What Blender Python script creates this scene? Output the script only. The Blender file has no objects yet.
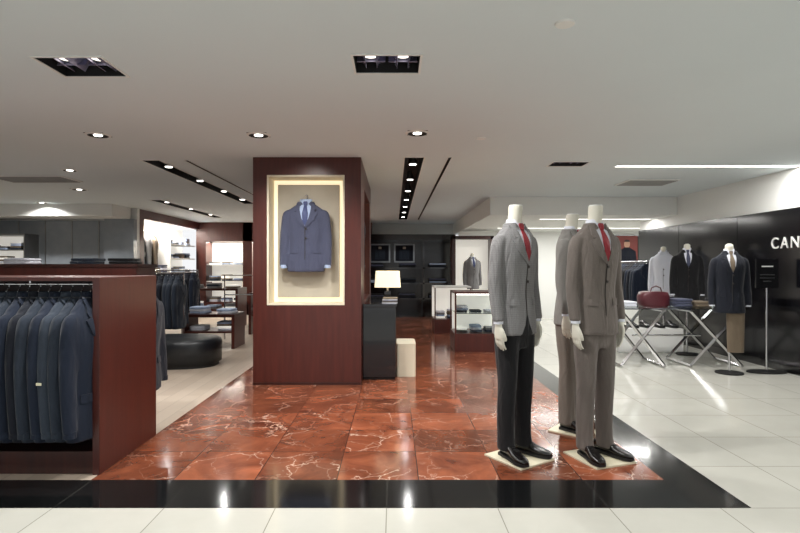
import bpy, math, random
from mathutils import Vector, Matrix
from mathutils.bvhtree import BVHTree
random.seed(7)
scene=bpy.context.scene
scene.view_settings.view_transform='Standard'
scene.view_settings.look='None'
F=533.0; H=1.3; CX=394.0; CY=267.0
CEIL=2.51
def X(px,d): return (px-CX)*d/F
def Z(py,d): return H-(py-CY)*d/F

# ---------------------------------------------------------------- materials
def newmat(name):
    m=bpy.data.materials.new(name); m.use_nodes=True
    nt=m.node_tree; b=nt.nodes['Principled BSDF']
    return m,nt,b
def lin(c):
    return tuple(((v/255.0)/12.92 if v/255.0<=0.04045 else ((v/255.0+0.055)/1.055)**2.4) for v in c)
def mat(name,rgb,rough=0.5,metal=0.0,emit=0,var=0.06,scale=6,bump=0,bscale=40,coat=0,spec=0.5):
    m,nt,b=newmat(name); c=lin(rgb)
    tc=nt.nodes.new('ShaderNodeTexCoord'); n=nt.nodes.new('ShaderNodeTexNoise')
    n.inputs['Scale'].default_value=scale; n.inputs['Detail'].default_value=4
    nt.links.new(tc.outputs['Object'],n.inputs['Vector'])
    r=nt.nodes.new('ShaderNodeValToRGB')
    r.color_ramp.elements[0].position=.3; r.color_ramp.elements[1].position=.7
    r.color_ramp.elements[0].color=(*[v*(1-var) for v in c],1)
    r.color_ramp.elements[1].color=(*[min(1,v*(1+var)) for v in c],1)
    nt.links.new(n.outputs['Fac'],r.inputs['Fac']); nt.links.new(r.outputs['Color'],b.inputs['Base Color'])
    b.inputs['Roughness'].default_value=rough; b.inputs['Metallic'].default_value=metal
    b.inputs['Coat Weight'].default_value=coat; b.inputs['Specular IOR Level'].default_value=spec
    if emit:
        b.inputs['Emission Color'].default_value=(*c,1); b.inputs['Emission Strength'].default_value=emit
    if bump:
        n2=nt.nodes.new('ShaderNodeTexNoise'); n2.inputs['Scale'].default_value=bscale
        nt.links.new(tc.outputs['Object'],n2.inputs['Vector'])
        bp=nt.nodes.new('ShaderNodeBump'); bp.inputs['Strength'].default_value=bump; bp.inputs['Distance'].default_value=.02
        nt.links.new(n2.outputs['Fac'],bp.inputs['Height']); nt.links.new(bp.outputs['Normal'],b.inputs['Normal'])
    return m
def cloth(name,rgb,rgb2=None,check=0,rough=.85):
    """woven wool: fine weave + optional glen check, soft folds as bump"""
    m,nt,b=newmat(name); L=nt.links; c=lin(rgb); c2=lin(rgb2) if rgb2 else tuple(v*.75 for v in c)
    tc=nt.nodes.new('ShaderNodeTexCoord')
    n=nt.nodes.new('ShaderNodeTexNoise'); n.inputs['Scale'].default_value=260; L.new(tc.outputs['Object'],n.inputs['Vector'])
    mix=nt.nodes.new('ShaderNodeMix'); mix.data_type='RGBA'
    mix.inputs[6].default_value=(*c,1); mix.inputs[7].default_value=(*c2,1)
    fac=n.outputs['Fac']
    if check:
        ws=[]
        for d in ('X','Z'):
            w=nt.nodes.new('ShaderNodeTexWave'); w.bands_direction=d; w.inputs['Scale'].default_value=check
            L.new(tc.outputs['Object'],w.inputs['Vector'])
            p=nt.nodes.new('ShaderNodeMath'); p.operation='POWER'; p.inputs[1].default_value=5
            L.new(w.outputs['Fac'],p.inputs[0]); ws.append(p.outputs[0])
        a=nt.nodes.new('ShaderNodeMath'); a.operation='ADD'; L.new(ws[0],a.inputs[0]); L.new(ws[1],a.inputs[1])
        a2=nt.nodes.new('ShaderNodeMath'); a2.operation='MULTIPLY_ADD'; a2.inputs[1].default_value=.28
        L.new(a.outputs[0],a2.inputs[0]); L.new(fac,a2.inputs[2]); fac=a2.outputs[0]
    L.new(fac,mix.inputs[0]); L.new(mix.outputs[2],b.inputs['Base Color'])
    b.inputs['Roughness'].default_value=rough
    b.inputs['Sheen Weight'].default_value=.12; b.inputs['Specular IOR Level'].default_value=.25
    mp=nt.nodes.new('ShaderNodeMapping'); mp.inputs['Scale'].default_value=(1.6,1.6,.55)
    L.new(tc.outputs['Object'],mp.inputs['Vector'])
    n2=nt.nodes.new('ShaderNodeTexNoise'); n2.inputs['Scale'].default_value=9; n2.inputs['Detail'].default_value=2
    n2.inputs['Distortion'].default_value=.6
    L.new(mp.outputs[0],n2.inputs['Vector'])
    bp=nt.nodes.new('ShaderNodeBump'); bp.inputs['Strength'].default_value=.55; bp.inputs['Distance'].default_value=.03
    L.new(n2.outputs['Fac'],bp.inputs['Height']); L.new(bp.outputs['Normal'],b.inputs['Normal'])
    return m
def tile_mat(name,c1,c2,grout,rough,size=.6,off=(0,0),marble=False,gw=.004,spec=.5,coat=0):
    m,nt,b=newmat(name); L=nt.links
    tc=nt.nodes.new('ShaderNodeTexCoord')
    mp=nt.nodes.new('ShaderNodeMapping'); mp.inputs['Location'].default_value=(off[0],off[1],0)
    L.new(tc.outputs['Object'],mp.inputs['Vector'])
    br=nt.nodes.new('ShaderNodeTexBrick'); br.offset=0; br.squash=1
    br.inputs['Scale'].default_value=1; br.inputs['Brick Width'].default_value=size; br.inputs['Row Height'].default_value=size
    br.inputs['Mortar Size'].default_value=gw; br.inputs['Mortar Smooth'].default_value=.1; br.inputs['Bias'].default_value=0
    br.inputs['Color1'].default_value=(0,0,0,1); br.inputs['Color2'].default_value=(1,1,1,1); br.inputs['Mortar'].default_value=(.5,.5,.5,1)
    L.new(mp.outputs[0],br.inputs['Vector'])
    vm=nt.nodes.new('ShaderNodeVectorMath'); vm.operation='MULTIPLY_ADD'
    vm.inputs[1].default_value=(7,13,3); L.new(br.outputs['Color'],vm.inputs[0]); L.new(tc.outputs['Object'],vm.inputs[2])
    n=nt.nodes.new('ShaderNodeTexNoise'); n.inputs['Scale'].default_value=2.5 if marble else 1.5; n.inputs['Detail'].default_value=8; n.inputs['Roughness'].default_value=.62
    n.inputs['Distortion'].default_value=1.2 if marble else 0
    L.new(vm.outputs[0],n.inputs['Vector'])
    r=nt.nodes.new('ShaderNodeValToRGB'); e=r.color_ramp.elements
    e[0].position=.3; e[1].position=.7; e[0].color=(*lin(c1),1); e[1].color=(*lin(c2),1)
    L.new(n.outputs['Fac'],r.inputs['Fac']); col=r.outputs['Color']
    if marble:
        hs=nt.nodes.new('ShaderNodeHueSaturation'); mr=nt.nodes.new('ShaderNodeMapRange')
        mr.inputs['To Min'].default_value=.66; mr.inputs['To Max'].default_value=1.25
        L.new(br.outputs['Color'],mr.inputs['Value']); L.new(mr.outputs[0],hs.inputs['Value']); L.new(col,hs.inputs['Color']); col=hs.outputs['Color']
        dn=nt.nodes.new('ShaderNodeTexNoise'); dn.inputs['Scale'].default_value=3; dn.inputs['Detail'].default_value=6; dn.inputs['Roughness'].default_value=.55
        L.new(vm.outputs[0],dn.inputs['Vector'])
        ad=nt.nodes.new('ShaderNodeVectorMath'); ad.operation='MULTIPLY_ADD'; ad.inputs[1].default_value=(.4,.4,.4)
        L.new(dn.outputs['Color'],ad.inputs[0]); L.new(vm.outputs[0],ad.inputs[2])
        for sc,th,ms in ((1.8,.010,.72),(4.5,.014,.3)):
            vo=nt.nodes.new('ShaderNodeTexVoronoi'); vo.feature='DISTANCE_TO_EDGE'; vo.inputs['Scale'].default_value=sc
            L.new(ad.outputs[0],vo.inputs['Vector'])
            m2=nt.nodes.new('ShaderNodeMapRange'); m2.inputs['From Min'].default_value=0; m2.inputs['From Max'].default_value=th*(1 if sc<3 else 1.3)
            m2.inputs['To Min'].default_value=ms; m2.inputs['To Max'].default_value=0
            L.new(vo.outputs['Distance'],m2.inputs['Value'])
            bn=nt.nodes.new('ShaderNodeTexNoise'); bn.inputs['Scale'].default_value=2.2; L.new(vm.outputs[0],bn.inputs['Vector'])
            m3=nt.nodes.new('ShaderNodeMapRange'); m3.inputs['From Min'].default_value=.42; m3.inputs['From Max'].default_value=.6
            L.new(bn.outputs['Fac'],m3.inputs['Value'])
            mu=nt.nodes.new('ShaderNodeMath'); mu.operation='MULTIPLY'; L.new(m2.outputs[0],mu.inputs[0]); L.new(m3.outputs[0],mu.inputs[1])
            mx=nt.nodes.new('ShaderNodeMix'); mx.data_type='RGBA'; mx.inputs[7].default_value=(*lin((226,200,180)),1)
            L.new(mu.outputs[0],mx.inputs[0]); L.new(col,mx.inputs[6]); col=mx.outputs[2]
    mx=nt.nodes.new('ShaderNodeMix'); mx.data_type='RGBA'; mx.inputs[7].default_value=(*lin(grout),1)
    L.new(br.outputs['Fac'],mx.inputs[0]); L.new(col,mx.inputs[6]); L.new(mx.outputs[2],b.inputs['Base Color'])
    b.inputs['Roughness'].default_value=rough; b.inputs['Specular IOR Level'].default_value=spec; b.inputs['Coat Weight'].default_value=coat
    return m
def wood_mat(name,c1,c2,rough=.3,scale=3):
    m,nt,b=newmat(name); L=nt.links
    tc=nt.nodes.new('ShaderNodeTexCoord'); mp=nt.nodes.new('ShaderNodeMapping'); mp.inputs['Scale'].default_value=(9,9,.7)
    L.new(tc.outputs['Object'],mp.inputs['Vector'])
    n=nt.nodes.new('ShaderNodeTexNoise'); n.inputs['Scale'].default_value=scale; n.inputs['Detail'].default_value=7; L.new(mp.outputs[0],n.inputs['Vector'])
    r=nt.nodes.new('ShaderNodeValToRGB'); e=r.color_ramp.elements; e[0].position=.3; e[1].position=.7
    e[0].color=(*lin(c1),1); e[1].color=(*lin(c2),1)
    L.new(n.outputs['Fac'],r.inputs['Fac']); L.new(r.outputs['Color'],b.inputs['Base Color'])
    b.inputs['Roughness'].default_value=rough
    return m
def plank_mat(name,c1,c2):
    m,nt,b=newmat(name); L=nt.links
    tc=nt.nodes.new('ShaderNodeTexCoord')
    mp=nt.nodes.new('ShaderNodeMapping'); mp.inputs['Rotation'].default_value=(0,0,math.pi/2); L.new(tc.outputs['Object'],mp.inputs['Vector'])
    br=nt.nodes.new('ShaderNodeTexBrick'); br.inputs['Scale'].default_value=1; br.inputs['Brick Width'].default_value=1.2; br.inputs['Row Height'].default_value=.15
    br.inputs['Mortar Size'].default_value=.002; br.inputs['Color1'].default_value=(*lin(c1),1); br.inputs['Color2'].default_value=(*lin(c2),1)
    br.inputs['Mortar'].default_value=(*[v*.5 for v in lin(c1)],1); L.new(mp.outputs[0],br.inputs['Vector'])
    L.new(br.outputs['Color'],b.inputs['Base Color']); b.inputs['Roughness'].default_value=.35
    return m

M={}
M['ceil']=mat('ceiling_paint',(214,222,225),.9,var=.012,scale=1)
M['white']=mat('wall_white_paint',(226,227,224),.8,var=.02,scale=1)
M['tile']=tile_mat('cream_tile',(188,187,178),(198,197,188),(142,140,130),.13,off=(.04,-2.875+.6*5),gw=.003)
M['black_tile']=tile_mat('black_granite',(10,11,12),(22,23,24),(55,55,52),.1,off=(.04,-2.875+3),gw=.003)
M['red']=tile_mat('red_marble',(86,42,28),(154,88,60),(58,30,22),.13,size=.5,off=(1.85,-3.253+3.5),marble=True,gw=.003,spec=.4)
M['plank']=plank_mat('beige_plank',(196,181,164),(182,166,149))
M['wood']=wood_mat('mahogany_panel',(66,26,19),(80,33,25),.33)
M['wood_d']=wood_mat('dark_walnut',(44,20,15),(62,28,20),.3)
M['black']=mat('black_gloss_lacquer',(12,12,14),.12,coat=.3)
M['blackm']=mat('black_matte',(14,14,15),.6)
M['blackwall']=mat('black_glass_wall',(12,12,16),.15)
M['chrome']=mat('chrome',(200,200,202),.15,1)
M['fin']=mat('reflection_tinted_fin',(170,168,195),.25,.6)  # bluish grey colour stands in for reflections on the lamp facets
M['alu']=mat('brushed_aluminium',(150,150,150),.35,1)
M['trim']=mat('white_trim',(225,225,222),.5,var=.01)
M['plate']=mat('cream_base_plate',(214,206,180),.4,var=.01)
M['cream']=mat('cream_panel',(176,168,152),.7)
M['creaml']=mat('cream_lining',(222,213,190),.6)
M['led']=mat('warm_led',(255,238,204),.5,emit=.75)
M['ledw']=mat('white_led',(255,250,242),.5,emit=4)
M['lens']=mat('lamp_lens',(255,248,235),.5,emit=1.6)
M['lens2']=mat('spot_lens',(255,250,240),.5,emit=7)
M['niche']=mat('niche_white_glow',(238,234,224),.6,emit=.5)  # white with emission added, a painted glow for the lit interiors
M['greyglass']=mat('smoked_glass',(140,147,154),.1)
M['skin']=mat('mannequin_white',(212,209,196),.6,var=.02,spec=.3)
M['leather']=mat('black_leather',(16,14,14),.25,bump=.1,bscale=60)
M['ottoman']=mat('dark_leather',(22,26,30),.35,bump=.1,bscale=30)
M['bottle']=mat('burgundy_leather',(74,26,34),.4,bump=.1)
M['shade']=mat('lamp_shade_fabric',(250,236,205),.8,emit=.8)
M['vent']=mat('vent_grey',(150,150,148),.6)
M['tag']=mat('cream_tag',(225,220,190),.6)
M['shirt']=cloth('white_shirt_cotton',(216,218,226),(200,203,214))
M['tie']=cloth('red_silk_tie',(150,22,38),(104,8,22),rough=.45)
M['button']=mat('horn_button',(40,34,30),.3)
M['gA']=cloth('grey_check_wool',(142,141,141),(102,101,102),check=26)
M['gB']=cloth('grey_wool',(134,132,128),(104,101,98))
M['gC']=cloth('taupe_wool',(116,108,103),(84,77,72),check=0)
M['pB']=cloth('taupe_trouser_wool',(118,110,102),(92,85,78))
M['blk']=cloth('black_wool',(24,24,27),(14,14,16))
M['navy']=cloth('navy_wool',(80,84,104),(58,62,82))
M['navy2']=cloth('dark_navy_wool',(30,40,58),(17,23,36))
M['char']=cloth('charcoal_wool',(46,55,68),(28,34,44))
M['char2']=cloth('slate_wool',(58,67,80),(38,45,55))
M['dark']=cloth('midnight_wool',(25,30,42),(16,18,26))
M['beige']=cloth('beige_wool',(120,106,90),(95,84,70))
M['lblue']=cloth('light_blue_cotton',(170,186,212),(150,166,195))
M['tieblue']=cloth('blue_silk_tie',(70,80,120),(40,50,90),rough=.5)
gm,gnt,gb=newmat('clear_glass'); gb.inputs['Transmission Weight'].default_value=1; gb.inputs['Roughness'].default_value=.02
gb.inputs['Base Color'].default_value=(.9,.96,.95,1); gb.inputs['IOR'].default_value=1.15; M['glass']=gm

# ---------------------------------------------------------------- geometry helpers
def link(o,parent=None):
    scene.collection.objects.link(o)
    if parent: o.parent=parent
    return o
def empty(name,loc=(0,0,0),rz=0,parent=None):
    e=bpy.data.objects.new(name,None); e.location=loc; e.rotation_euler=(0,0,rz); e.empty_display_size=.1
    return link(e,parent)
class G:
    def __init__(s): s.v=[];s.f=[];s.m=[];s.mats=[];s.sm=[]
    def mi(s,mt):
        if mt not in s.mats: s.mats.append(mt)
        return s.mats.index(mt)
    def add(s,v,f,mt,smooth=False):
        o=len(s.v); s.v+= [tuple(p) for p in v]; i=s.mi(mt)
        for q in f: s.f.append(tuple(a+o for a in q)); s.m.append(i); s.sm.append(smooth)
        return s
    def box(s,x0,x1,y0,y1,z0,z1,mt,rot=None):
        v=[(x,y,z) for z in (z0,z1) for y in (y0,y1) for x in (x0,x1)]
        if rot:
            c=Vector(((x0+x1)/2,(y0+y1)/2,(z0+z1)/2)); v=[tuple(rot@(Vector(p)-c)+c) for p in v]
        f=[(0,2,3,1),(4,5,7,6),(0,1,5,4),(2,6,7,3),(0,4,6,2),(1,3,7,5)]
        return s.add(v,f,mt)
    def cyl(s,x,y,z0,z1,r,mt,n=24,r2=None,ry=None):
        r2=r if r2 is None else r2
        ring=lambda R,z:[(x+R*math.cos(2*math.pi*i/n),y+(R if ry is None else R*ry)*math.sin(2*math.pi*i/n),z) for i in range(n)]
        return s.loft([ring(r,z0),ring(r2,z1)],mt)
    def loft(s,rings,mt,cap=True,smooth=True):
        n=len(rings[0]); v=[p for r in rings for p in r]; f=[]
        for k in range(len(rings)-1):
            for i in range(n):
                j=(i+1)%n; f.append((k*n+i,k*n+j,(k+1)*n+j,(k+1)*n+i))
        s.add(v,f,mt,smooth)
        if cap:
            s.add(rings[0],[tuple(range(n))[::-1]],mt); s.add(rings[-1],[tuple(range(n))],mt)
        return s
    def tube(s,pts,rad,mt,n=10,smooth=True):
        pts=[Vector(p) for p in pts]; rings=[]
        if not hasattr(rad,'__len__'): rad=[rad]*len(pts)
        t0=(pts[1]-pts[0]).normalized(); up=Vector((0,1,0)) if abs(t0.y)<.9 else Vector((1,0,0))
        for i,p in enumerate(pts):
            t=(pts[min(i+1,len(pts)-1)]-pts[max(i-1,0)]).normalized()
            a=t.cross(up).normalized(); b=t.cross(a).normalized()
            rings.append([tuple(p+rad[i]*(math.cos(2*math.pi*k/n)*a+math.sin(2*math.pi*k/n)*b)) for k in range(n)])
        return s.loft(rings,mt,True,smooth)
    def mesh(s,name):
        me=bpy.data.meshes.new(name); me.from_pydata(s.v,[],s.f); 
        for mt in s.mats: me.materials.append(mt)
        me.polygons.foreach_set('material_index',s.m); me.polygons.foreach_set('use_smooth',s.sm); me.update()
        return me
    def obj(s,name,parent=None,bevel=0,loc=None):
        o=bpy.data.objects.new(name,s.mesh(name)); link(o,parent)
        if loc: o.location=loc
        if bevel:
            b=o.modifiers.new('bevel','BEVEL'); b.width=bevel; b.segments=2; b.limit_method='ANGLE'
        return o
def se(a,b,cx,cy,z,n=36,e=2.3):
    r=[]
    for i in range(n):
        t=2*math.pi*i/n; c,s_=math.cos(t),math.sin(t)
        r.append((cx+a*math.copysign(abs(c)**(2/e),c),cy+b*math.copysign(abs(s_)**(2/e),s_),z))
    return r
def interp(keys,k):
    out=[]
    n=len(keys)
    for i in range(k):
        u=i/(k-1)*(n-1); j=min(int(u),n-2); t=u-j
        p=[keys[max(j-1,0)],keys[j],keys[j+1],keys[min(j+2,n-1)]]
        out.append(tuple(.5*((2*p[1][q])+(-p[0][q]+p[2][q])*t+(2*p[0][q]-5*p[1][q]+4*p[2][q]-p[3][q])*t*t+(-p[0][q]+3*p[1][q]-3*p[2][q]+p[3][q])*t**3) for q in range(len(keys[0]))))
    return out
def remesh(g,voxel,it=3):
    me=g.mesh('tmp'); o=bpy.data.objects.new('tmp',me); link(o)
    r=o.modifiers.new('r','REMESH'); r.mode='VOXEL'; r.voxel_size=voxel
    if it:
        s=o.modifiers.new('s','SMOOTH'); s.factor=.5; s.iterations=it
    dg=bpy.context.evaluated_depsgraph_get(); dg.update(); ev=o.evaluated_get(dg); m2=ev.to_mesh()
    v=[tuple(p.co) for p in m2.vertices]; f=[tuple(p.vertices) for p in m2.polygons]
    ev.to_mesh_clear(); bpy.data.objects.remove(o); bpy.data.meshes.remove(me)
    return v,f
def patch(g,bvh,keys,off,mt,nx=8,nz=14,mirror=False,front=-1):
    for sgn in ((1,-1) if mirror else (1,)):
        v=[];rows=[]
        for i in range(len(keys)-1):
            m=max(1,int(abs(keys[i][0]-keys[i+1][0])/.012))
            for q in range(m):
                t=q/m; rows.append(tuple(keys[i][c]*(1-t)+keys[i+1][c]*t for c in range(3)))
        rows.append(keys[-1])
        back=[]
        for z,xl,xr in rows:
            for j in range(nx+1):
                x=sgn*(xl+(xr-xl)*j/nx)
                hit=bvh.ray_cast(Vector((x,front*2,z)),Vector((0,-front,0)))
                if hit[0] is None:
                    hit=bvh.find_nearest(Vector((x,front*.15,z)))
                n=hit[1]; 
                if n.y*front<0: n=-n
                p=hit[0]+n*off; v.append(tuple(p)); back.append(tuple(hit[0]-n*.004))
        R=len(rows); W=nx+1; f=[]
        for i in range(R-1):
            for j in range(nx):
                q=(i*W+j,i*W+j+1,(i+1)*W+j+1,(i+1)*W+j); f.append(q)
        g.add(v,f,mt,True)
        border=[(0,j) for j in range(W)]+[(i,W-1) for i in range(1,R)]+[(R-1,j) for j in range(W-2,-1,-1)]+[(i,0) for i in range(R-2,0,-1)]
        bv=[v[i*W+j] for i,j in border]+[back[i*W+j] for i,j in border]; nb=len(border)
        g.add(bv,[(k,(k+1)%nb,nb+(k+1)%nb,nb+k) for k in range(nb)],mt)
S0,S1,S2,S3,S4=M['gA'],M['shirt'],M['tie'],M['button'],M['blk']
def jacket_mesh(name,flat=False,voxel=.011):
    t=G(); d=.55 if flat else 1
    keys=[(.83,.190,.140,.005),(.90,.186,.138,.005),(1.0,.176,.128,.003),(1.12,.160,.115,0),(1.25,.170,.125,-.004),(1.36,.184,.132,-.006),(1.44,.186,.124,-.002),(1.49,.172,.108,.004),(1.53,.135,.088,.012),(1.56,.092,.076,.016),(1.59,.076,.070,.016)]
    t.loft([se(k[1],k[2]*d,0,k[3],k[0],40,2.4) for k in interp(keys,34)],S0)
    for s in (1,-1):
        if flat:
            ak=[(1.50,.150,.040,.030,0),(1.47,.172,.054,.042,0),(1.40,.188,.056,.045,0),(1.25,.205,.052,.042,0),(1.10,.214,.048,.04,-.01),(.95,.216,.044,.036,-.02),(.885,.215,.043,.035,-.024)]
        else:
            ak=[(1.505,.150,.035,.045,0),(1.48,.165,.052,.062,0),(1.42,.182,.058,.066,.002),(1.30,.198,.054,.060,.008),(1.17,.212,.050,.055,.010),(1.05,.218,.047,.05,-.01),(.925,.218,.043,.046,-.035)]
        t.loft([se(k[2],k[3],s*k[1],k[4],k[0],24,2) for k in interp(ak,22)],S0)
    v,f=remesh(t,voxel,3)
    bvh=BVHTree.FromPolygons([Vector(p) for p in v],f)
    g=G()
    for m in (S0,S1,S2,S3,S4): g.mi(m)
    g.add(v,f,S0,True)
    patch(g,bvh,[(1.585,-.05,.05),(1.54,-.062,.062),(1.45,-.05,.05),(1.32,-.008,.008)],.004,S1)
    patch(g,bvh,[(1.580,-.016,.016),(1.568,-.022,.022),(1.535,-.014,.014)],.016,S2,6)
    patch(g,bvh,[(1.537,-.014,.014),(1.45,-.030,.030),(1.33,-.020,.020)],.009,S2,6)
    patch(g,bvh,[(1.592,.040,.078),(1.54,.056,.088),(1.500,.055,.104),(1.478,.052,.100)],.013,S0,mirror=True)
    patch(g,bvh,[(1.478,.052,.080),(1.462,.049,.122),(1.40,.034,.098),(1.345,.010,.052),(1.31,-.004,.012)],.012,S0,mirror=True)
    patch(g,bvh,[(1.31,-.004,.002),(.96,-.004,.002)],.005,S3,2)
    patch(g,bvh,[(.975,-.002,.002),(.90,-.022,.022),(.845,-.055,.055),(.834,-.066,.066)],.004,S4)
    patch(g,bvh,[(1.075,.070,.145),(1.030,.072,.148)],.007,S0,mirror=True)
    patch(g,bvh,[(1.405,.075,.140),(1.385,.075,.140)],.007,S0)
    for z in (1.29,1.19):
        patch(g,bvh,[(z+.010,.006,.012),(z+.006,.0,.018),(z-.006,.0,.018),(z-.010,.006,.012)],.009,S3,3)
    g.loft([se(.066,.062*(.7 if flat else 1),0,.012,1.565),se(.061,.057*(.7 if flat else 1),0,.01,1.612),se(.056,.052*(.7 if flat else 1),0,.01,1.612),se(.056,.052*(.7 if flat else 1),0,.01,1.56)],S1,False)
    for s in (1,-1):
        yy=-.024 if flat else -.035; z0=.885 if flat else .925
        g.loft([se(.033,.036,s*.217,yy,z0+.02),se(.033,.036,s*.217,yy,z0-.014)],S1)
    if flat:
        g.tube([(0,.01,1.56),(0,.01,1.615),(.014,.01,1.628),(.022,.01,1.642),(.014,.01,1.657),(0,.01,1.662),(-.014,.01,1.654)],.004,M['chrome'],8)
    return g.mesh(name)
JM=jacket_mesh('jacket_worn'); JF=jacket_mesh('jacket_hung',True,.016)
HK=1.66   # hook height of hung jacket
def place(name,mesh,parent,loc,rz=0,scale=(1,1,1),mats=None):
    o=bpy.data.objects.new(name,mesh); link(o,parent); o.location=loc; o.rotation_euler=(0,0,rz); o.scale=scale
    if mats:
        for i,m in mats.items():
            o.material_slots[i].link='OBJECT'; o.material_slots[i].material=m
    return o
def trouser_mesh():
    t=G()
    t.loft([se(k[1],k[2],0,k[3],k[0],36,2.2) for k in interp([(.74,.150,.105,.005),(.84,.168,.122,.006),(.93,.160,.118,.004),(1.02,.145,.105,0)],10)],S0)
    for s in (1,-1):
        k=[(.86,.082,.088,.120,.004),(.78,.086,.089,.113,.004),(.65,.090,.081,.100,0),(.5,.092,.069,.086,-.006),(.3,.094,.063,.081,.008),(.15,.096,.059,.079,.008),(.085,.097,.060,.084,.002),(.05,.097,.061,.088,-.004)]
        t.loft([se(q[2],q[3],s*q[1],q[4],q[0],28,1.8) for q in interp(k,30)],S0)
    v,f=remesh(t,.011,3); g=G(); g.add(v,f,S0,True)
    return g.mesh('trousers')
TM=trouser_mesh()
def shoe_mesh():
    g=G(); L=M['leather']
    keys=[(.085,.010,.022,.05),(.078,.027,.02,.085),(.04,.035,.018,.100),(0,.037,.018,.105),(-.05,.037,.018,.092),(-.10,.044,.016,.068),(-.15,.046,.016,.056),(-.19,.036,.018,.048),(-.215,.018,.02,.036)]
    rings=[]
    for y,w,zb,zt in interp(keys,24):
        r=[]
        for i in range(20):
            t=2*math.pi*i/20; c,s_=math.cos(t),math.sin(t)
            zc=(zb+zt)/2; r.append((w*math.copysign(abs(c)**.75,c),y,zc+(zt-zb)/2*math.copysign(abs(s_)**.85,s_)))
        rings.append(r)
    g.loft(rings,L)
    out=[]
    for y,w,zb,zt in interp(keys,16): out.append((w+.004,y))
    ol=[(w,y) for w,y in out]+[(-w,y) for w,y in out[::-1]]
    g.loft([[(x,y,.006) for x,y in ol],[(x,y,.022) for x,y in ol]],M['blackm'],smooth=False)
    g.box(-.034,.034,.01,.082,0,.02,M['blackm'])
    for k in range(4): g.box(-.014,.014,-.03-.018*k,-.024-.018*k,.094-.007*k,.102-.007*k,M['blackm'])
    return g.mesh('shoe')
SM=shoe_mesh()
def hand_mesh(side):
    t=G(); K=M['skin']
    t.loft([se(k[1],k[2],k[3]*side,k[4],k[0],20,2.2) for k in interp([(.045,.026,.028,0,0),(0,.022,.026,0,0),(-.03,.018,.036,0,-.002),(-.065,.015,.043,-.002,-.002),(-.095,.013,.042,-.006,0),(-.105,.009,.038,-.008,0)],12)],K)
    for y,l in ((-.032,.070),(-.011,.080),(.010,.074),(.030,.058)):
        p=[(-.004*side,y*.9,-.085),(-.008*side,y,-.105),(-.014*side,y*1.03,-.105-l*.40),(-.026*side,y*1.03,-.105-l*.72),(-.042*side,y*1.0,-.105-l*.95)]
        t.tube(p,[.009,.0095,.009,.0082,.0066],K,10)
    t.tube([(0,-.018,-.02),(-.004*side,-.036,-.045),(-.012*side,-.048,-.072),(-.02*side,-.050,-.098),(-.024*side,-.047,-.112)],[.014,.014,.011,.010,.007],K,10)
    v,f=remesh(t,.0038,2); g=G(); g.add(v,f,K,True); return g.mesh('hand')
HL=hand_mesh(1); HR=hand_mesh(-1)
def mannequin(px,py_d,yaw,jm,tm,tie=M['tie']):
    e=empty('dressed_mannequin',(px,py_d,0),yaw); W=.86; e.scale=(W,W,1)
    dz=.012
    place('jacket',JM,e,(0,0,dz),0,(1,1,1),{0:jm,1:M['shirt'],2:tie,4:tm})
    place('trousers',TM,e,(0,0,dz),0,(1,1,1),{0:tm})
    g=G(); g.loft([se(k[1],k[2],0,k[3],k[0],28,2) for k in interp([(1.45,.07,.065,.01),(1.56,.058,.056,.008),(1.64,.054,.056,0),(1.70,.055,.058,-.006),(1.716,.053,.056,-.008)],12)],M['skin'])
    g.cyl(0,-.008,1.716,1.724,.050,M['trim'])
    g.obj('neck',e)
    for s,h in ((1,HL),(-1,HR)): place('hand',h,e,(s*.217,-.036,.905+dz),0,(1.05,1.08,.95))
    place('shoe_1',SM,e,(.095,0,dz),.28,(1.08,1.12,1)); place('shoe_2',SM,e,(-.095,-.02,dz),-.22,(1.08,1.12,1))
    g=G(); g.box(-.19,.19,-.24,.15,0,.012,M['plate']); g.obj('base_plate',e,bevel=.002)
    g=G(); g.tube([(.10,.13,.005),(.10,.13,.28),(.1,.07,.30)],.006,M['chrome']); g.obj('support_rod',e)
    return e

# ---------------------------------------------------------------- room
XL,XRR,YB,YF,XF=-8.3,4.89,-4.0,15.0,7.4
g=G()
def q(x0,x1,y0,y1,mt): g.add([(x0,y0,0),(x1,y0,0),(x1,y1,0),(x0,y1,0)],[(0,1,2,3)],mt)
q(XL,XRR,YB,2.875,M['tile']); q(XL,1.93,2.875,3.253,M['black_tile']); q(1.93,XRR,2.875,3.253,M['tile'])
q(XL,-1.85,3.253,YF,M['plank']); q(-1.85,1.654,3.253,YF,M['red']); q(1.654,1.93,3.253,YF,M['black_tile']); q(1.93,XRR,3.253,YF,M['tile']); q(XRR,XF,10.6,YF,M['tile'])
g.obj('floor')
holes=[(-2.08,-1.69,3.07,3.38,'big'),(-.234,.15,3.04,3.32,'big'),
 (-2.80,-2.62,4.79,4.97,'can'),(-1.33,-1.15,4.79,4.97,'can'),(.12,.30,4.72,4.90,'can'),
 (1.84,2.25,6.12,6.40,'big'),(-4.12,-3.97,6.58,6.72,'can'),(-6.7,-6.52,9.9,10.1,'can'),(-5.0,-4.8,8.2,8.4,'can'),
 (-2.86,-2.66,6.03,10.2,'slot'),(-2.37,-2.335,6.03,9.2,'thin'),(.12,.33,5.87,13.6,'slot'),(.60,.635,5.87,13.6,'thin'),(-4.4,-4.2,9.6,13,'slot'),
 (1.2,1.4,-.1,.1,'can'),(-1.4,-1.2,-.1,.1,'can'),(3.4,3.8,3.1,3.4,'big'),(-4.6,-4.2,3.1,3.4,'big'),(3.4,3.6,-.1,.1,'can'),(-4.4,-4.2,-.1,.1,'can')]  # unseen downlights, added behind and beside the view to light the room
xs=sorted({XL,XRR,*[h[0] for h in holes],*[h[1] for h in holes]}); ys=sorted({YB,YF,*[h[2] for h in holes],*[h[3] for h in holes]})
g=G()
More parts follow.
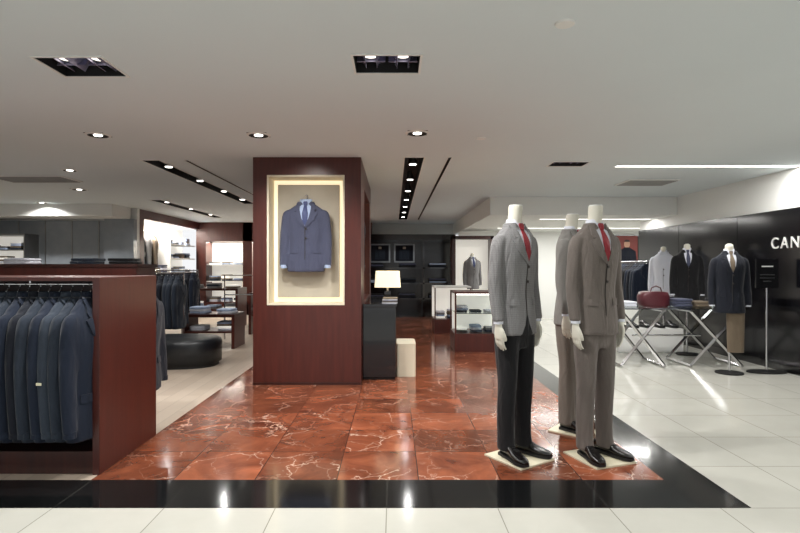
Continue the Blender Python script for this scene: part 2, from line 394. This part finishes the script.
for i in range(len(xs)-1):
    for j in range(len(ys)-1):
        cx,cy=(xs[i]+xs[i+1])/2,(ys[j]+ys[j+1])/2
        if any(h[0]<cx<h[1] and h[2]<cy<h[3] for h in holes): continue
        g.add([(xs[i],ys[j],CEIL),(xs[i],ys[j+1],CEIL),(xs[i+1],ys[j+1],CEIL),(xs[i+1],ys[j],CEIL)],[(0,1,2,3)],M['ceil'])
ceiling=g.obj('ceiling')
def lamp(x,y,z,E,size=155,col=(1,.98,.95),r=.02,par=None):
    l=bpy.data.lights.new('lamp','SPOT'); l.energy=E; l.spot_size=math.radians(size); l.spot_blend=.6; l.color=col; l.shadow_soft_size=r
    o=bpy.data.objects.new('lamp_bulb',l); link(o,par); o.location=(x,y,z)
E0=82
for x0,x1,y0,y1,k in holes:
    nm={'big':'recessed_downlight','can':'recessed_downlight','slot':'linear_ceiling_slot','thin':'linear_ceiling_slot'}[k]
    e=empty(nm,((x0+x1)/2,(y0+y1)/2,CEIL))
    w,d=(x1-x0)/2,(y1-y0)/2; hh={'big':.16,'can':.12,'slot':.14,'thin':.05}[k]
    g=G(); mm=M['blackm']; t=.006
    for b in ((-w-t,-w,-d,d),(w,w+t,-d,d),(-w-t,w+t,-d-t,-d),(-w-t,w+t,d,d+t)): g.box(*b,.001,hh,mm)
    g.box(-w-t,w+t,-d-t,d+t,hh,hh+.01,mm)
    g.obj('housing',e)
    g=G(); tw=.014 if k!='thin' else .004
    if k=='can':
        for r0,r1,za,zb,mt in ((w+.02,w-.002,-.001,-.010,M['trim']),(w-.002,w*.62,-.010,.012,M['blackm'])):
            g.loft([se(r0,r0,0,0,za,40,2),se(r1,r1,0,0,zb,40,2)],mt,False)
    else:
        for b in ((-w-tw,-w,-d-tw,d+tw),(w,w+tw,-d-tw,d+tw),(-w,w,-d-tw,-d),(-w,w,d,d+tw)): g.box(*b,-.006,-.0005,M['trim'])
    g.obj('trim_ring',e)
    if k=='thin': continue
    pts=[]
    if k=='can': pts=[(0,0)]
    if k=='big': pts=[(-w*.5,0),(w*.5,0)]
    if k=='slot': 
        n=int((y1-y0)/1.0); pts=[(0,-d+.5+i*(2*d-1)/max(1,n-1)) for i in range(n)]
    for i,(a,b) in enumerate(pts):
        g=G(); rr=.055 if k!='can' else .05; zz=.05 if k!='can' else -.008
        if k=='slot': zz=.012
        if k=='big':
            for s in (-1,1):
                R=Matrix.Rotation(s*.55,3,'Y'); g.box(a+s*.062-.002,a+s*.062+.002,b-d*.9,b+d*.9,.015,.13,M['fin'],R)
            R=Matrix.Rotation(-.6,3,'X'); g.box(a-w*.45,a+w*.45,b+d*.5,b+d*.5+.004,.02,.13,M['fin'],R)
        g.cyl(a,b,zz+.005,hh-.01,rr,M['alu'],20,r2=.035); g.cyl(a,b,zz,zz+.0049,rr*.75,M['lens2'] if k!='big' else M['lens'],20)
        g.obj('lamp_head',e)
    if k!='slot':
        lamp(0,0,-.02,E0*(1.6 if k=='big' else 1),par=e)
    else:
        for i in range(0,len(pts),2): lamp(pts[i][0],pts[i][1],-.005,E0*.28,par=e)
for (x,y,w,d) in ((3.6,7.6,.36,.25),(-4.9,7.3,.5,.25)):
    g=G(); g.box(x-w,x+w,y-d,y+d,CEIL-.012,CEIL-.001,M['trim'])
    for i in range(9): yy=y-d+.04+i*(2*d-.08)/8; g.box(x-w+.03,x+w-.03,yy-.01,yy+.01,CEIL-.02,CEIL-.012,M['vent'])
    g.obj('ceiling_vent')
for px,py in ((565,23),(481,138)):
    d=1.21*F/(CY-py); g=G(); g.cyl(X(px,d),d,CEIL-.01,CEIL-.0005,.045,M['trim'],24,r2=.05); g.obj('sprinkler_cover',ceiling)
def wall(name,*b,mt='white'): G().box(*b,M[mt]).obj(name)
wall('wall_left',XL-.1,XL,YB,11.0,0,CEIL)
wall('wall_right',XRR,XRR+.1,YB,10.6,0,CEIL)
wall('wall_right_return',XRR+.1,XF,10.5,10.6,0,CEIL)
wall('wall_far_right',XF,XF+.1,10.5,YF,0,CEIL)
g=G()
yy=[4.2,6.1,7.55,9.1,10.6]
for a,b in zip(yy,yy[1:]): g.box(XRR-.03,XRR-.002,a+.004,b-.004,0,2.02,M['blackwall'])
g.obj('wall_panel_right',bevel=.003)
G().box(XRR-.05,XRR-.031,4.2,10.6,0,.10,M['black']).obj('baseboard_right')
cu=bpy.data.curves.new('lettering','FONT'); cu.body='CANALI'; cu.size=.2; cu.extrude=.006; cu.space_character=1.3
o=bpy.data.objects.new('wall_lettering',cu); link(o); o.location=(XRR-.038,6.86,1.535); o.rotation_euler=(math.pi/2,0,-math.pi/2); cu.materials.append(M['trim'])
g=G(); g.box(1.66,XRR-.001,9.2,YF-.001,2.2,CEIL-.001,M['white']);g.box(XRR-.001,XF-.001,10.601,YF-.001,2.2,CEIL-.001,M['white']); g.obj('wall_bulkhead_right')
wall('wall_back_right',1.66,XF-.001,13.6,13.7,0,2.199)
def linlight(x0,x1,y,z,E):
    e=empty('linear_light',((x0+x1)/2,y,z)); w=(x1-x0)/2
    G().box(-w,w,-.05,.05,-.004,-.0005,M['ledw']).obj('diffuser',e)
    g=G(); g.box(-w-.01,w+.01,-.06,-.05,-.006,-.0005,M['trim']); g.box(-w-.01,w+.01,.05,.06,-.006,-.0005,M['trim']); g.obj('frame',e)
    l=bpy.data.lights.new('tube','AREA'); l.shape='RECTANGLE'; l.size=2*w; l.size_y=.1; l.energy=E; l.color=(1,.98,.95)
    o=bpy.data.objects.new('tube_lamp',l); link(o,e); o.location=(0,0,-.012)
linlight(2.67,4.85,6.38,CEIL,40); linlight(2.75,4.8,10.0,2.2,45); linlight(2.4,7.0,12.3,2.2,80)
wall('wall_back',-5.3,1.659,YF,YF+.1,0,CEIL)
wall('wall_left_back_front',XL,-5.3,11.0,11.1,0,CEIL)
g=G()
for i in range(5):
    x0=XL+.05+i*.55; g.box(x0,x0+.53,10.95,10.99,1.0,2.25,M['greyglass']); g.box(x0+.53,x0+.55,10.94,10.99,1.0,2.25,M['alu'])
g.obj('window_1')
g=G(); g.box(XL+.001,-5.4,10.2,10.94,2.28,CEIL-.001,M['white']); g.obj('wall_bulkhead_left')
g=G(); g.box(-5.9,-5.3,10.85,10.99,0,2.2799,M['greyglass']); g.obj('column_grey')
wd=M['wood']
g=G()
g.box(-5.42,-5.3,11.101,11.3,0,CEIL-.002,wd); g.box(-5.42,-5.3,14.6,YF-.001,0,CEIL-.002,wd); g.box(-5.42,-5.3,11.3,14.6,2.32,CEIL-.002,wd); g.box(-5.42,-5.3,11.3,14.6,0,.25,wd)
g.obj('niche_frame')
g=G(); g.box(-6.0,-5.95,11.11,14.99,0,CEIL-.002,M['niche']); g.box(-5.95,-5.42,11.3,14.6,2.32,2.34,M['niche']); g.box(-5.95,-5.42,11.101,11.2,0,CEIL-.01,M['niche'])
g.obj('wall_niche_left')
cols=[M['shirt'],M['lblue'],M['char'],M['beige'],M['gA'],M['navy'],M['niche'],M['shirt'],M['lblue']]
def stack(x,y,z,n,w=.26,d=.32,par=None,cl=None,name='folded_shirt_stack'):
    g=G()
    for i in range(n):
        c=random.choice(cl or cols); a=random.uniform(-.01,.01)
        g.loft([se(w/2*.96,d/2*.96,x+a,y,z+i*.035+.002,24,7),se(w/2,d/2,x+a,y,z+i*.035+.017,24,7),se(w/2*.96,d/2*.96,x+a,y,z+i*.035+.033,24,7)],c)
    return g.obj(name,par)
def nl(par,loc,sx,sy,E):
    l=bpy.data.lights.new('niche_tube','AREA'); l.shape='RECTANGLE'; l.size=sx; l.size_y=sy; l.energy=E; l.color=(1,.94,.85)
    o=bpy.data.objects.new('niche_lamp',l); link(o,par); o.location=loc
# lit wall case with folded goods, far left
e=empty('lit_wall_case',(-7.4,10.7,0))
g=G(); g.box(-.88,.1,.18,.23,1.38,1.92,M['niche']); g.box(-.9,.12,-.2,.23,1.92,1.96,M['alu']); g.box(-.9,.12,-.2,.23,.0,1.38,M['trim'])
for x in (-.9,.1): g.box(x,x+.02,-.2,.23,1.38,1.92,M['alu'])
g.box(-.88,.1,-.18,.18,1.63,1.645,M['alu']); g.obj('case',e)
for z in (1.381,1.646):
    for k in range(3): stack(-.7+k*.3,0,z,random.randint(2,4),.24,.3,e,name='folded_goods')
e=empty('wall_shelving',(-5.7,12.9,0))
g=G()
for z in (.3,.75,1.15,1.5): g.box(-.24,.26,-1.55 if z<1.2 else .1,1.65,z,z+.025,M['trim'])
g.box(-.24,.26,.08,.1,.3,2.32,M['trim']); g.box(-.24,.26,.1,1.65,1.85,1.875,M['trim']); g.obj('shelves',e)
for z in (.325,.775,1.175,1.525,1.875):
    for k in range(8):
        y=-1.2+k*.36
        if z>1.2 and y<.2: continue
        stack(.05,y,z,random.randint(2,5),.34,.28,e,name='shirts')
g=G(); g.tube([(0,-1.5,2.12),(0,.08,2.12)],.012,M['chrome']); g.obj('rail',e)
for k in range(4): place('jacket',JF,e,(0,-1.2+k*.33,2.12-HK),math.pi/2+.35,(1,1,1),{0:random.choice([M['char'],M['beige'],M['gA'],M['blk']])})
nl(e,(.1,0,2.31),.1,2.8,85)
e=empty('wall_display_unit',(-4.6,14.9,0))
g=G(); 
for a,b in ((-.69,-.5),(.5,.75),(2.4,2.65)): g.box(a,b,-.45,.08,0,CEIL-.002,wd)
g.box(-.5,4.0,-.45,.08,2.0,CEIL-.002,wd); g.box(-.5,4.0,-.45,.08,0,.35,wd); g.obj('frame',e)
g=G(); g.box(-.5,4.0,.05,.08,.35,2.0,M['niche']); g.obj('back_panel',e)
g=G()
for z in (.9,1.35): g.box(-.5,.5,-.4,.05,z,z+.02,M['trim'])
g.obj('shelves',e)
for z in (.35,.92,1.37):
    for k in range(3): stack(-.33+k*.33,-.2,z,random.randint(2,5),.26,.3,e,name='shirts')
nl(e,(1.5,-.2,1.98),4,.1,80)

e=empty('black_shelf_wall',(0.45,14.2,0))
g=G(); g.box(-1.3,1.15,.1,.2,0,2.15,M['blackwall'])
for x in (-1.3,.3,1.1): g.box(x,x+.05,-.3,.1,0,2.15,M['black'])
for z in (0.0,.45,.85,1.25): g.box(-1.3,1.15,-.3,.1,z,z+.04,M['black'])
g.box(-1.3,1.15,-.35,.2,2.0,2.15,M['black']); g.obj('cabinet',e)
g=G()
for a,b in ((-1.1,-.55),(-.45,.1)):
    g.box(a,b,.06,.099,1.42,1.92,M['greyglass']); g.box(a+.04,b-.04,.05,.06,1.46,1.88,M['dark'])
    g.box(a+.14,b-.14,.045,.05,1.5,1.76,M['char']); g.cyl((a+b)/2,.05,1.78,1.84,.04,M['cream'],16,ry=.1)
g.obj('framed_pictures',e)
for x in (-.95,-.1,.7):
    for z in (.49,.89,1.29): stack(x,-.1,z,3,.45,.25,e,[M['dark'],M['navy'],M['blk'],M['char'],M['lblue']],'garments')
e=empty('wooden_display_alcove',(1.9,12.9,0))
g=G(); g.box(-.5,-.42,-.1,.3,0,2.05,M['wood_d']); g.box(.42,.5,-.1,.3,0,2.05,M['wood_d']); g.box(-.5,.5,-.1,.3,1.97,2.05,M['wood_d']); g.box(-.42,.42,-.1,.3,0,.55,M['trim']); g.obj('frame',e)
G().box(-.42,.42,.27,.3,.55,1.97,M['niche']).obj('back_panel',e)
def bust(x,y,z,yaw,jm,tie=None,base=None,trs=None,sc=.9,name='dress_form'):
    e=empty(name,(x,y,0),yaw); zz=z-.83; e.scale=(sc,sc,1)
    place('jacket',JM,e,(0,0,zz),0,(1,1,1),{0:jm,2:tie or M['tieblue'],4:jm})
    g=G(); g.loft([se(.062,.058,0,.01,1.5+zz),se(.05,.05,0,0,1.62+zz),se(.046,.05,0,0,1.66+zz),se(.02,.02,0,0,1.675+zz)],M['skin']); g.obj('neck_cap',e)
    b=base or 0
    g=G(); g.cyl(0,0,b+.015,z+.1,.014,M['chrome']); g.cyl(0,0,b,b+.016,.17,M['blackm'],32); g.obj('stand',e)
    if trs:
        g=G(); g.loft([se(a,b_,.07,-.02,zq,24,2.6) for zq,a,b_ in ((.26,.10,.03),(.45,.105,.035),(.70,.11,.045),(z+.06,.11,.05))],trs); g.obj('draped_trousers',e)
    return e
bust(1.85,12.6,.78,.2,M['gA'])

# ---------------------------------------------------------------- pillar
x0,x1,y0,y1=-1.553,-.363,5.87,8.3
nx0,nx1,nz0,nz1=-1.399,-.545,.88,2.313
e=empty('display_pillar',((x0+x1)/2,y0,0)); ox,oy=-(x0+x1)/2,-y0
P=lambda g,a,b,c,d,z0,z1,m: g.box(a+ox,b+ox,c+oy,d+oy,z0,z1,m)
top=CEIL-.001
g=G(); P(g,x0,nx0,y0,y0+.3,0,top,wd);P(g,nx1,x1,y0,y0+.3,0,top,wd);P(g,nx0,nx1,y0,y0+.3,nz1,top,wd);P(g,nx0,nx1,y0,y0+.3,0,nz0,wd)
P(g,x0,-.56,y0+.3,y1,0,top,wd)
P(g,-.56,x1,y0+.3,6.5,0,top,wd);P(g,-.56,x1,7.95,y1,0,top,wd);P(g,-.56,x1,6.5,7.95,0,.9,wd);P(g,-.56,x1,6.5,7.95,2.25,top,wd)
g.obj('wood_casing',e)
g=G(); t=.02; cl=M['creaml']
P(g,nx0,nx0+t,y0-.004,y0+.29,nz0,nz1,cl);P(g,nx1-t,nx1,y0-.004,y0+.29,nz0,nz1,cl);P(g,nx0+t,nx1-t,y0-.004,y0+.29,nz1-t,nz1,cl);P(g,nx0+t,nx1-t,y0-.004,y0+.29,nz0,nz0+t,cl)
g.obj('niche_lining',e)
g=G(); P(g,nx0+.075,nx1-.075,y0+.20,y0+.24,nz0+.075,nz1-.075,M['cream']); g.obj('niche_back_panel',e,bevel=.006)
g=G(); P(g,nx0+t,nx1-t,y0+.27,y0+.295,nz0+t,nz1-t,M['led']); g.obj('led_backlight',e)
g=G(); P(g,-.555,-.54,6.5,7.95,.9,2.25,M['led']); P(g,-.535,-.52,6.6,7.85,1.0,2.15,M['cream']); g.obj('side_niche_panel',e)
g=G(); P(g,x0-.004,x1+.004,y0-.004,y1+.004,0,.03,M['wood_d']); g.obj('plinth',e)
hz=1.245-.83*1.04
g=G(); g.tube([(-.987+ox,.12,hz+HK*1.04-.004),(-.987+ox,.2,hz+HK*1.04-.004)],.006,M['chrome']); g.obj('hook',e)
place('hanging_suit_jacket',JF,None,(-.987,5.98,hz),0,(1.12,1,1.04),{0:M['navy'],1:M['lblue'],2:M['tieblue'],4:M['navy']})
l=bpy.data.lights.new('s','SPOT'); l.energy=25; l.spot_size=1.2; l.spot_blend=.8; l.color=(1,.95,.88); l.shadow_soft_size=.04
o=bpy.data.objects.new('niche_spot',l); link(o,e); o.location=(-.96+ox,-1.0,CEIL-.03); o.rotation_euler=(math.radians(55),0,0)
place('hanging_suit_jacket',JF,None,(-.44,7.2,.42),math.pi/2,(1,.6,1),{0:M['char'],1:M['shirt']})

# ---------------------------------------------------------------- gondola front-left
def gondola(loc,L,D,Hh,name='clothes_gondola'):
    e=empty(name,loc)
    g=G(); g.box(-.045,0,0,D,0,Hh,wd); g.obj('end_panel',e,bevel=.003)
    g=G(); g.box(-L,-.045,0,D,Hh-.022,Hh,wd); g.box(-L,-.045,.02,D-.02,0,.14,M['wood_d']); g.box(-L,-.045,D/2-.015,D/2+.015,.14,Hh-.022,M['wood_d']); g.obj('top_and_base',e)
    for y,n in ((.10,0),(D-.06,1)):
        g=G(); g.tube([(-L,y,Hh-.045),(-.045,y,Hh-.045)],.010,M['chrome'])
        for x in (-.5,-1.6,-2.7): g.tube([(x,y,Hh-.045),(x,y,Hh-.02)],.008,M['chrome'])
        g.obj('rail',e)
    return e
D=.795; Hh=1.235
e=gondola((-1.84,3.33,0),5.2,D,Hh)
clf=[M['navy2'],M['char'],M['char2'],M['navy2'],M['char'],M['dark']]
sx,sz=1.08,1.17
for i in range(20):
    x=-.10-i*.068; c=clf[i%6]
    place('jacket',JF,e,(x,.10+random.uniform(-.01,.01),Hh-.037-HK*sz),math.pi/2+random.uniform(-.06,.06)-.10,(sx,1.0,sz),{0:c,1:c,2:c,4:c})
for i in range(12):
    x=-.10-i*.08; c=random.choice([M['navy2'],M['dark'],M['navy']])
    place('jacket',JF,e,(x,D+.02,Hh-.037-HK*1.05),math.pi/2+random.uniform(-.08,.08),(1.15,1.0,1.05),{0:c,1:c,2:c,4:c})
G().box(-.27,-.24,-.19,-.185,.60,.615,M['tag']).obj('price_tag',e)
e=empty('display_partition',(-3.0,6.2,0))
g=G(); g.box(-3.6,0,0,.5,0,1.30,wd); g.obj('body',e,bevel=.004); G().box(-3.62,.02,-.02,.52,1.30,1.335,M['wood_d']).obj('top',e)
for k,(x,c) in enumerate(((-.25,'blk'),(-.7,'char'),(-1.5,'shirt'))): stack(x,.25,1.335,2,.3,.3,e,[M[c]],'folded_garment')
def rack(x0,x1,y,z,n,cl,sc=1.0,name='clothes_rack'):
    e=empty(name,((x0+x1)/2,y,0)); w=(x1-x0)/2
    g=G(); g.tube([(-w,0,0),(-w,0,z),(w,0,z),(w,0,0)],.014,M['chrome'],10,False)
    for s in (-1,1): g.tube([(s*w,-.25,.02),(s*w,.25,.02)],.014,M['chrome'])
    g.obj('frame',e)
    for i in range(n):
        c=random.choice(cl); xx=-w+.06+i*(2*w-.12)/max(1,n-1)
        place('jacket',JF,e,(xx,0,z+.012-HK*sc),math.pi/2+random.uniform(-.1,.1)+.1,(sc,1,sc),{0:c,1:c,2:c,4:c})
    return e
rack(-4.4,-3.16,8.0,1.2,14,[M['navy2'],M['dark'],M['char']])
rack(-4.6,-3.5,9.5,1.24,12,[M['navy2'],M['dark'],M['char'],M['blk']])
g=G()
g.loft([se(a,b,0,0,z,48,2.3) for z,a,b in ((0.0,.55,.36),(.05,.55,.36),(.055,.585,.40),(.31,.59,.405),(.35,.575,.39),(.37,.53,.35),(.375,.3,.2))],M['ottoman'])
g.obj('oval_ottoman',loc=(-2.9,7.1,0))
def table(x,y,w,d,h,name='display_table',cl=None):
    e=empty(name,(x,y,0)); g=G()
    g.box(-w,w,-d,d,h-.05,h,M['wood_d'])
    for a in (-1,1):
        g.box(a*w-.05 if a>0 else a*w, a*w if a>0 else a*w+.05,-d,d,0,h-.05,wd)
    g.box(-w+.05,w-.05,-d+.02,d-.02,h*.45,h*.45+.03,wd); g.obj('body',e,bevel=.003)
    n=int(2*w/.36)
    for i in range(n): stack(-w+.2+i*(2*w-.4)/max(1,n-1),-.02,h,random.randint(1,3),.27,.33,e,cl,'folded_shirts')
    for i in range(n): stack(-w+.2+i*(2*w-.4)/max(1,n-1),-.02,h*.45+.03,random.randint(2,4),.25,.33,e,cl,'folded_shirts')
    return e
table(-2.95,8.75,.42,.3,.55); table(-2.25,10.6,.55,.35,.8); table(-3.9,11.6,.6,.35,.85)
e=empty('chrome_display_rail',(-2.6,9.6,0)); g=G(); g.tube([(-.45,0,0),(-.45,0,1.15),(.45,0,1.15),(.45,0,0)],.014,M['chrome'],8,False); g.tube([(-.45,0,.8),(.45,0,.8)],.012,M['chrome']); g.obj('rail',e)
# ---------------------------------------------------------------- desk, lamp, cube
e=empty('black_service_desk',(-.17,6.13,0))
g=G(); g.box(-.19,.19,0,1.6,.03,.84,M['black']); g.box(-.18,.18,.02,1.58,0,.03,M['blackm']); g.box(-.192,.20,-.01,1.61,.84,.875,M['black']); g.obj('body',e,bevel=.004)
e=empty('table_lamp',(-.08,6.75,.875))
g=G(); g.cyl(0,0,0,.02,.07,M['alu']); g.cyl(0,0,.02,.17,.012,M['alu']); g.box(-.04,.04,-.04,.04,.02,.12,M['black']); g.obj('base',e)
g=G(); g.loft([se(.165,.12,0,0,.17,32,8),se(.150,.11,0,0,.375,32,8)],M['shade'],False); g.obj('shade',e)
l=bpy.data.lights.new('b','POINT'); l.energy=5; l.color=(1,.85,.6); l.shadow_soft_size=.05; o=bpy.data.objects.new('bulb',l); link(o,e); o.location=(0,0,.27)
g=G()
for i in range(5): g.box(-.02+.01*i*.3,.16,6.2,6.5,.876+.012*i,.886+.012*i,[M['shirt'],M['beige'],M['navy']][i%3])
g.obj('catalogue_stack',loc=(-.12,0,0))
g=G(); g.loft([se(.115,.24,0,0,z,32,9) for z in (0,.02,.37,.39)],M['creaml']); g.obj('upholstered_cube_seat',loc=(.145,6.55,0),bevel=.01)
e=empty('glass_display_case',(1.29,8.15,0))
w=.36
g=G(); g.box(-w,w,0,.7,0,.28,wd); g.box(-w,w,0,.7,.89,.92,wd); 
for a in (-w,w-.025):
    for b in (0,.675): g.box(a,a+.025,b,b+.025,.28,.89,wd)
g.obj('frame',e,bevel=.002)
g=G(); g.box(-w+.03,w-.03,.03,.67,.58,.588,M['glass']); g.box(-w+.026,w-.026,.004,.008,.285,.885,M['glass']); g.obj('glass_panes',e)
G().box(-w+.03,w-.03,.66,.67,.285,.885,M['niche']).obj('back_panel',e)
G().box(-w+.03,w-.03,.03,.06,.87,.885,M['ledw']).obj('light_strip',e)
for k in range(3):
    stack(-.22+k*.22,.3,.285,random.randint(2,4),.17,.3,e,name='folded_shirts'); stack(-.22+k*.22,.3,.59,random.randint(1,3),.17,.3,e,name='folded_shirts')
e=empty('glass_display_case',(1.15,10.4,0))
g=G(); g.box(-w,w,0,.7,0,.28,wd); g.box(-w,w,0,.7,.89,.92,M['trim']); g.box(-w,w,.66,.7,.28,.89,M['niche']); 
for a in (-w,w-.025): g.box(a,a+.025,0,.025,.28,.89,wd)
g.obj('frame',e)
for k in range(3): stack(-.22+k*.22,.3,.285,random.randint(3,5),.17,.3,e,name='folded_shirts')

# ---------------------------------------------------------------- mannequins
mannequin(.83,3.66,math.radians(34),M['gA'],M['blk'])
mannequin(1.38,3.66,math.radians(20),M['gC'],M['gC'])
mannequin(1.42,4.26,math.radians(50),M['gB'],M['pB'])

# ---------------------------------------------------------------- right side
e=empty('glass_trestle_table',(3.72,7.2,0))
g=G(); g.box(-.80,.82,-.38,.38,.755,.770,M['glass']); g.obj('glass_top',e,bevel=.002)
g=G()
def bar(p0,p1,w=.022):
    g.tube([p0,p1],w,M['chrome'],4,False)
for xa,xb in ((-.78,-.22),(.12,.78)):
    for y in (-.3,.3):
        bar((xa,y,.02),(xb,y,.735)); bar((xb,y+.001,.02),(xa,y+.001,.735))
    for x in (xa,xb):
        bar((x,-.32,.735),(x,.32,.735),.018); bar((x,-.32,.02),(x,.32,.02),.018)
g.tube([(-.5,0,.38),(.42,0,.38)],.014,M['chrome']); g.obj('trestle_frame',e)
stuff=empty('leather_bag',(3.5,7.2,.771))
g=G(); g.loft([se(a,.12,0,.0,z,28,3.5) for z,a in ((0,.17),(.02,.19),(.13,.20),(.19,.17),(.2,.12))],M['bottle'])
g.tube([(-.08,-.08,.18),(-.06,-.08,.25),(0,-.08,.275),(.06,-.08,.25),(.08,-.08,.18)],.008,M['bottle'])
g.obj('bag_body',stuff)
for k,(x,c) in enumerate(((-.62,'shirt'),(.12,'navy'),(.40,'beige'),(.66,'dark'))): stack(3.72+x,7.2,.772,2+k%2,.24,.32,None,[M[c]])
e=empty('shoe_plinth',(3.95,8.35,0)); g=G(); g.box(-.55,.45,-.25,.25,0,.36,M['trim']); g.obj('body',e,bevel=.004)
for k in range(5): place('shoe',SM,e,(-.45+k*.2,0,.36),.1)
bust(4.10,6.52,.74,-.25,M['dark'],M['beige'],trs=M['beige'])
bust(4.36,7.93,.80,-.35,M['blk'],M['navy'])
bust(4.55,9.0,.80,-.5,M['shirt'],M['shirt'])
e=empty('wall_clothes_rail',(4.5,9.95,0))
g=G(); g.tube([(0,-.5,1.40),(0,.6,1.40)],.013,M['chrome'])
for y in (-.45,.55): g.tube([(0,y,1.40),(.33,y,1.40)],.012,M['chrome'])
g.obj('rail',e)
for i in range(10):
    c=random.choice([M['dark'],M['blk'],M['navy2'],M['char']])
    place('jacket',JF,e,(0,-.45+i*.11,1.412-HK),random.uniform(-.1,.1)-.1,(1,1,1),{0:c,1:c,2:c,4:c})
e=empty('wall_poster',(5.93,13.59,0)); 
g=G(); g.box(-.30,.30,-.02,.0,1.38,2.12,M['black']); g.obj('panel',e)
g=G(); g.box(-.27,.27,-.024,-.021,1.41,2.09,mat('poster_red',(110,40,34),.5)); g.obj('print',e)
g=G(); g.loft([se(.045,.003,0,-.027,1.80),se(.07,.003,0,-.027,1.84),se(.075,.003,0,-.027,1.9),se(.06,.003,0,-.027,1.95)],mat('poster_face',(175,135,112),.6)); g.loft([se(.062,.003,0,-.029,1.94),se(.07,.003,0,-.029,1.97),se(.03,.003,0,-.029,1.995)],M['blackm']); g.loft([se(.25,.003,0,-.027,1.42),se(.22,.003,0,-.027,1.70),se(.06,.003,0,-.027,1.80)],M['dark']); g.obj('portrait',e)
e=empty('clothes_rack',(5.6,12.6,0))
g=G(); g.tube([(-.5,0,0),(-.5,0,1.3),(.5,0,1.3),(.5,0,0)],.014,M['chrome'],8,False); g.obj('frame',e)
for i in range(9):
    c=random.choice([M['dark'],M['blk'],M['navy2'],M['char']])
    place('jacket',JF,e,(-.42+i*.105,0,1.312-HK),1.4,(1,1,1),{0:c,1:c,2:c,4:c})
e=empty('sign_stand',(4.60,6.58,0))
g=G(); g.cyl(0,0,0,.014,.24,M['blackm'],40,ry=.55); g.cyl(0,0,.014,1.05,.011,M['chrome']); g.obj('pole_and_base',e)
g=G(); g.box(-.14,.14,-.012,.012,1.04,1.40,M['black']); g.obj('sign_board',e,bevel=.003)
g=G(); g.box(-.07,.07,-.015,-.0125,1.30,1.315,M['trim']); g.box(-.09,.09,-.015,-.0125,1.20,1.21,M['alu']); g.box(-.09,.09,-.015,-.0125,1.16,1.17,M['alu']); g.box(-.05,.05,-.015,-.0125,1.12,1.13,M['alu']); g.obj('sign_print',e)

# ---------------------------------------------------------------- world, camera
w=bpy.data.worlds.new('w'); scene.world=w; w.use_nodes=True
w.node_tree.nodes['Background'].inputs[0].default_value=(.97,.98,1,1); w.node_tree.nodes['Background'].inputs[1].default_value=.95
ZM,PXC,PYC=1,400,266.5
cam=bpy.data.cameras.new('camera'); cam.lens=F/800*36*ZM; cam.sensor_width=36; cam.shift_x=(PXC-394)/800*ZM; cam.shift_y=-(PYC-267)/800*ZM
o=bpy.data.objects.new('camera',cam); link(o); o.location=(0,0,H); o.rotation_euler=(math.pi/2,0,0); scene.camera=o
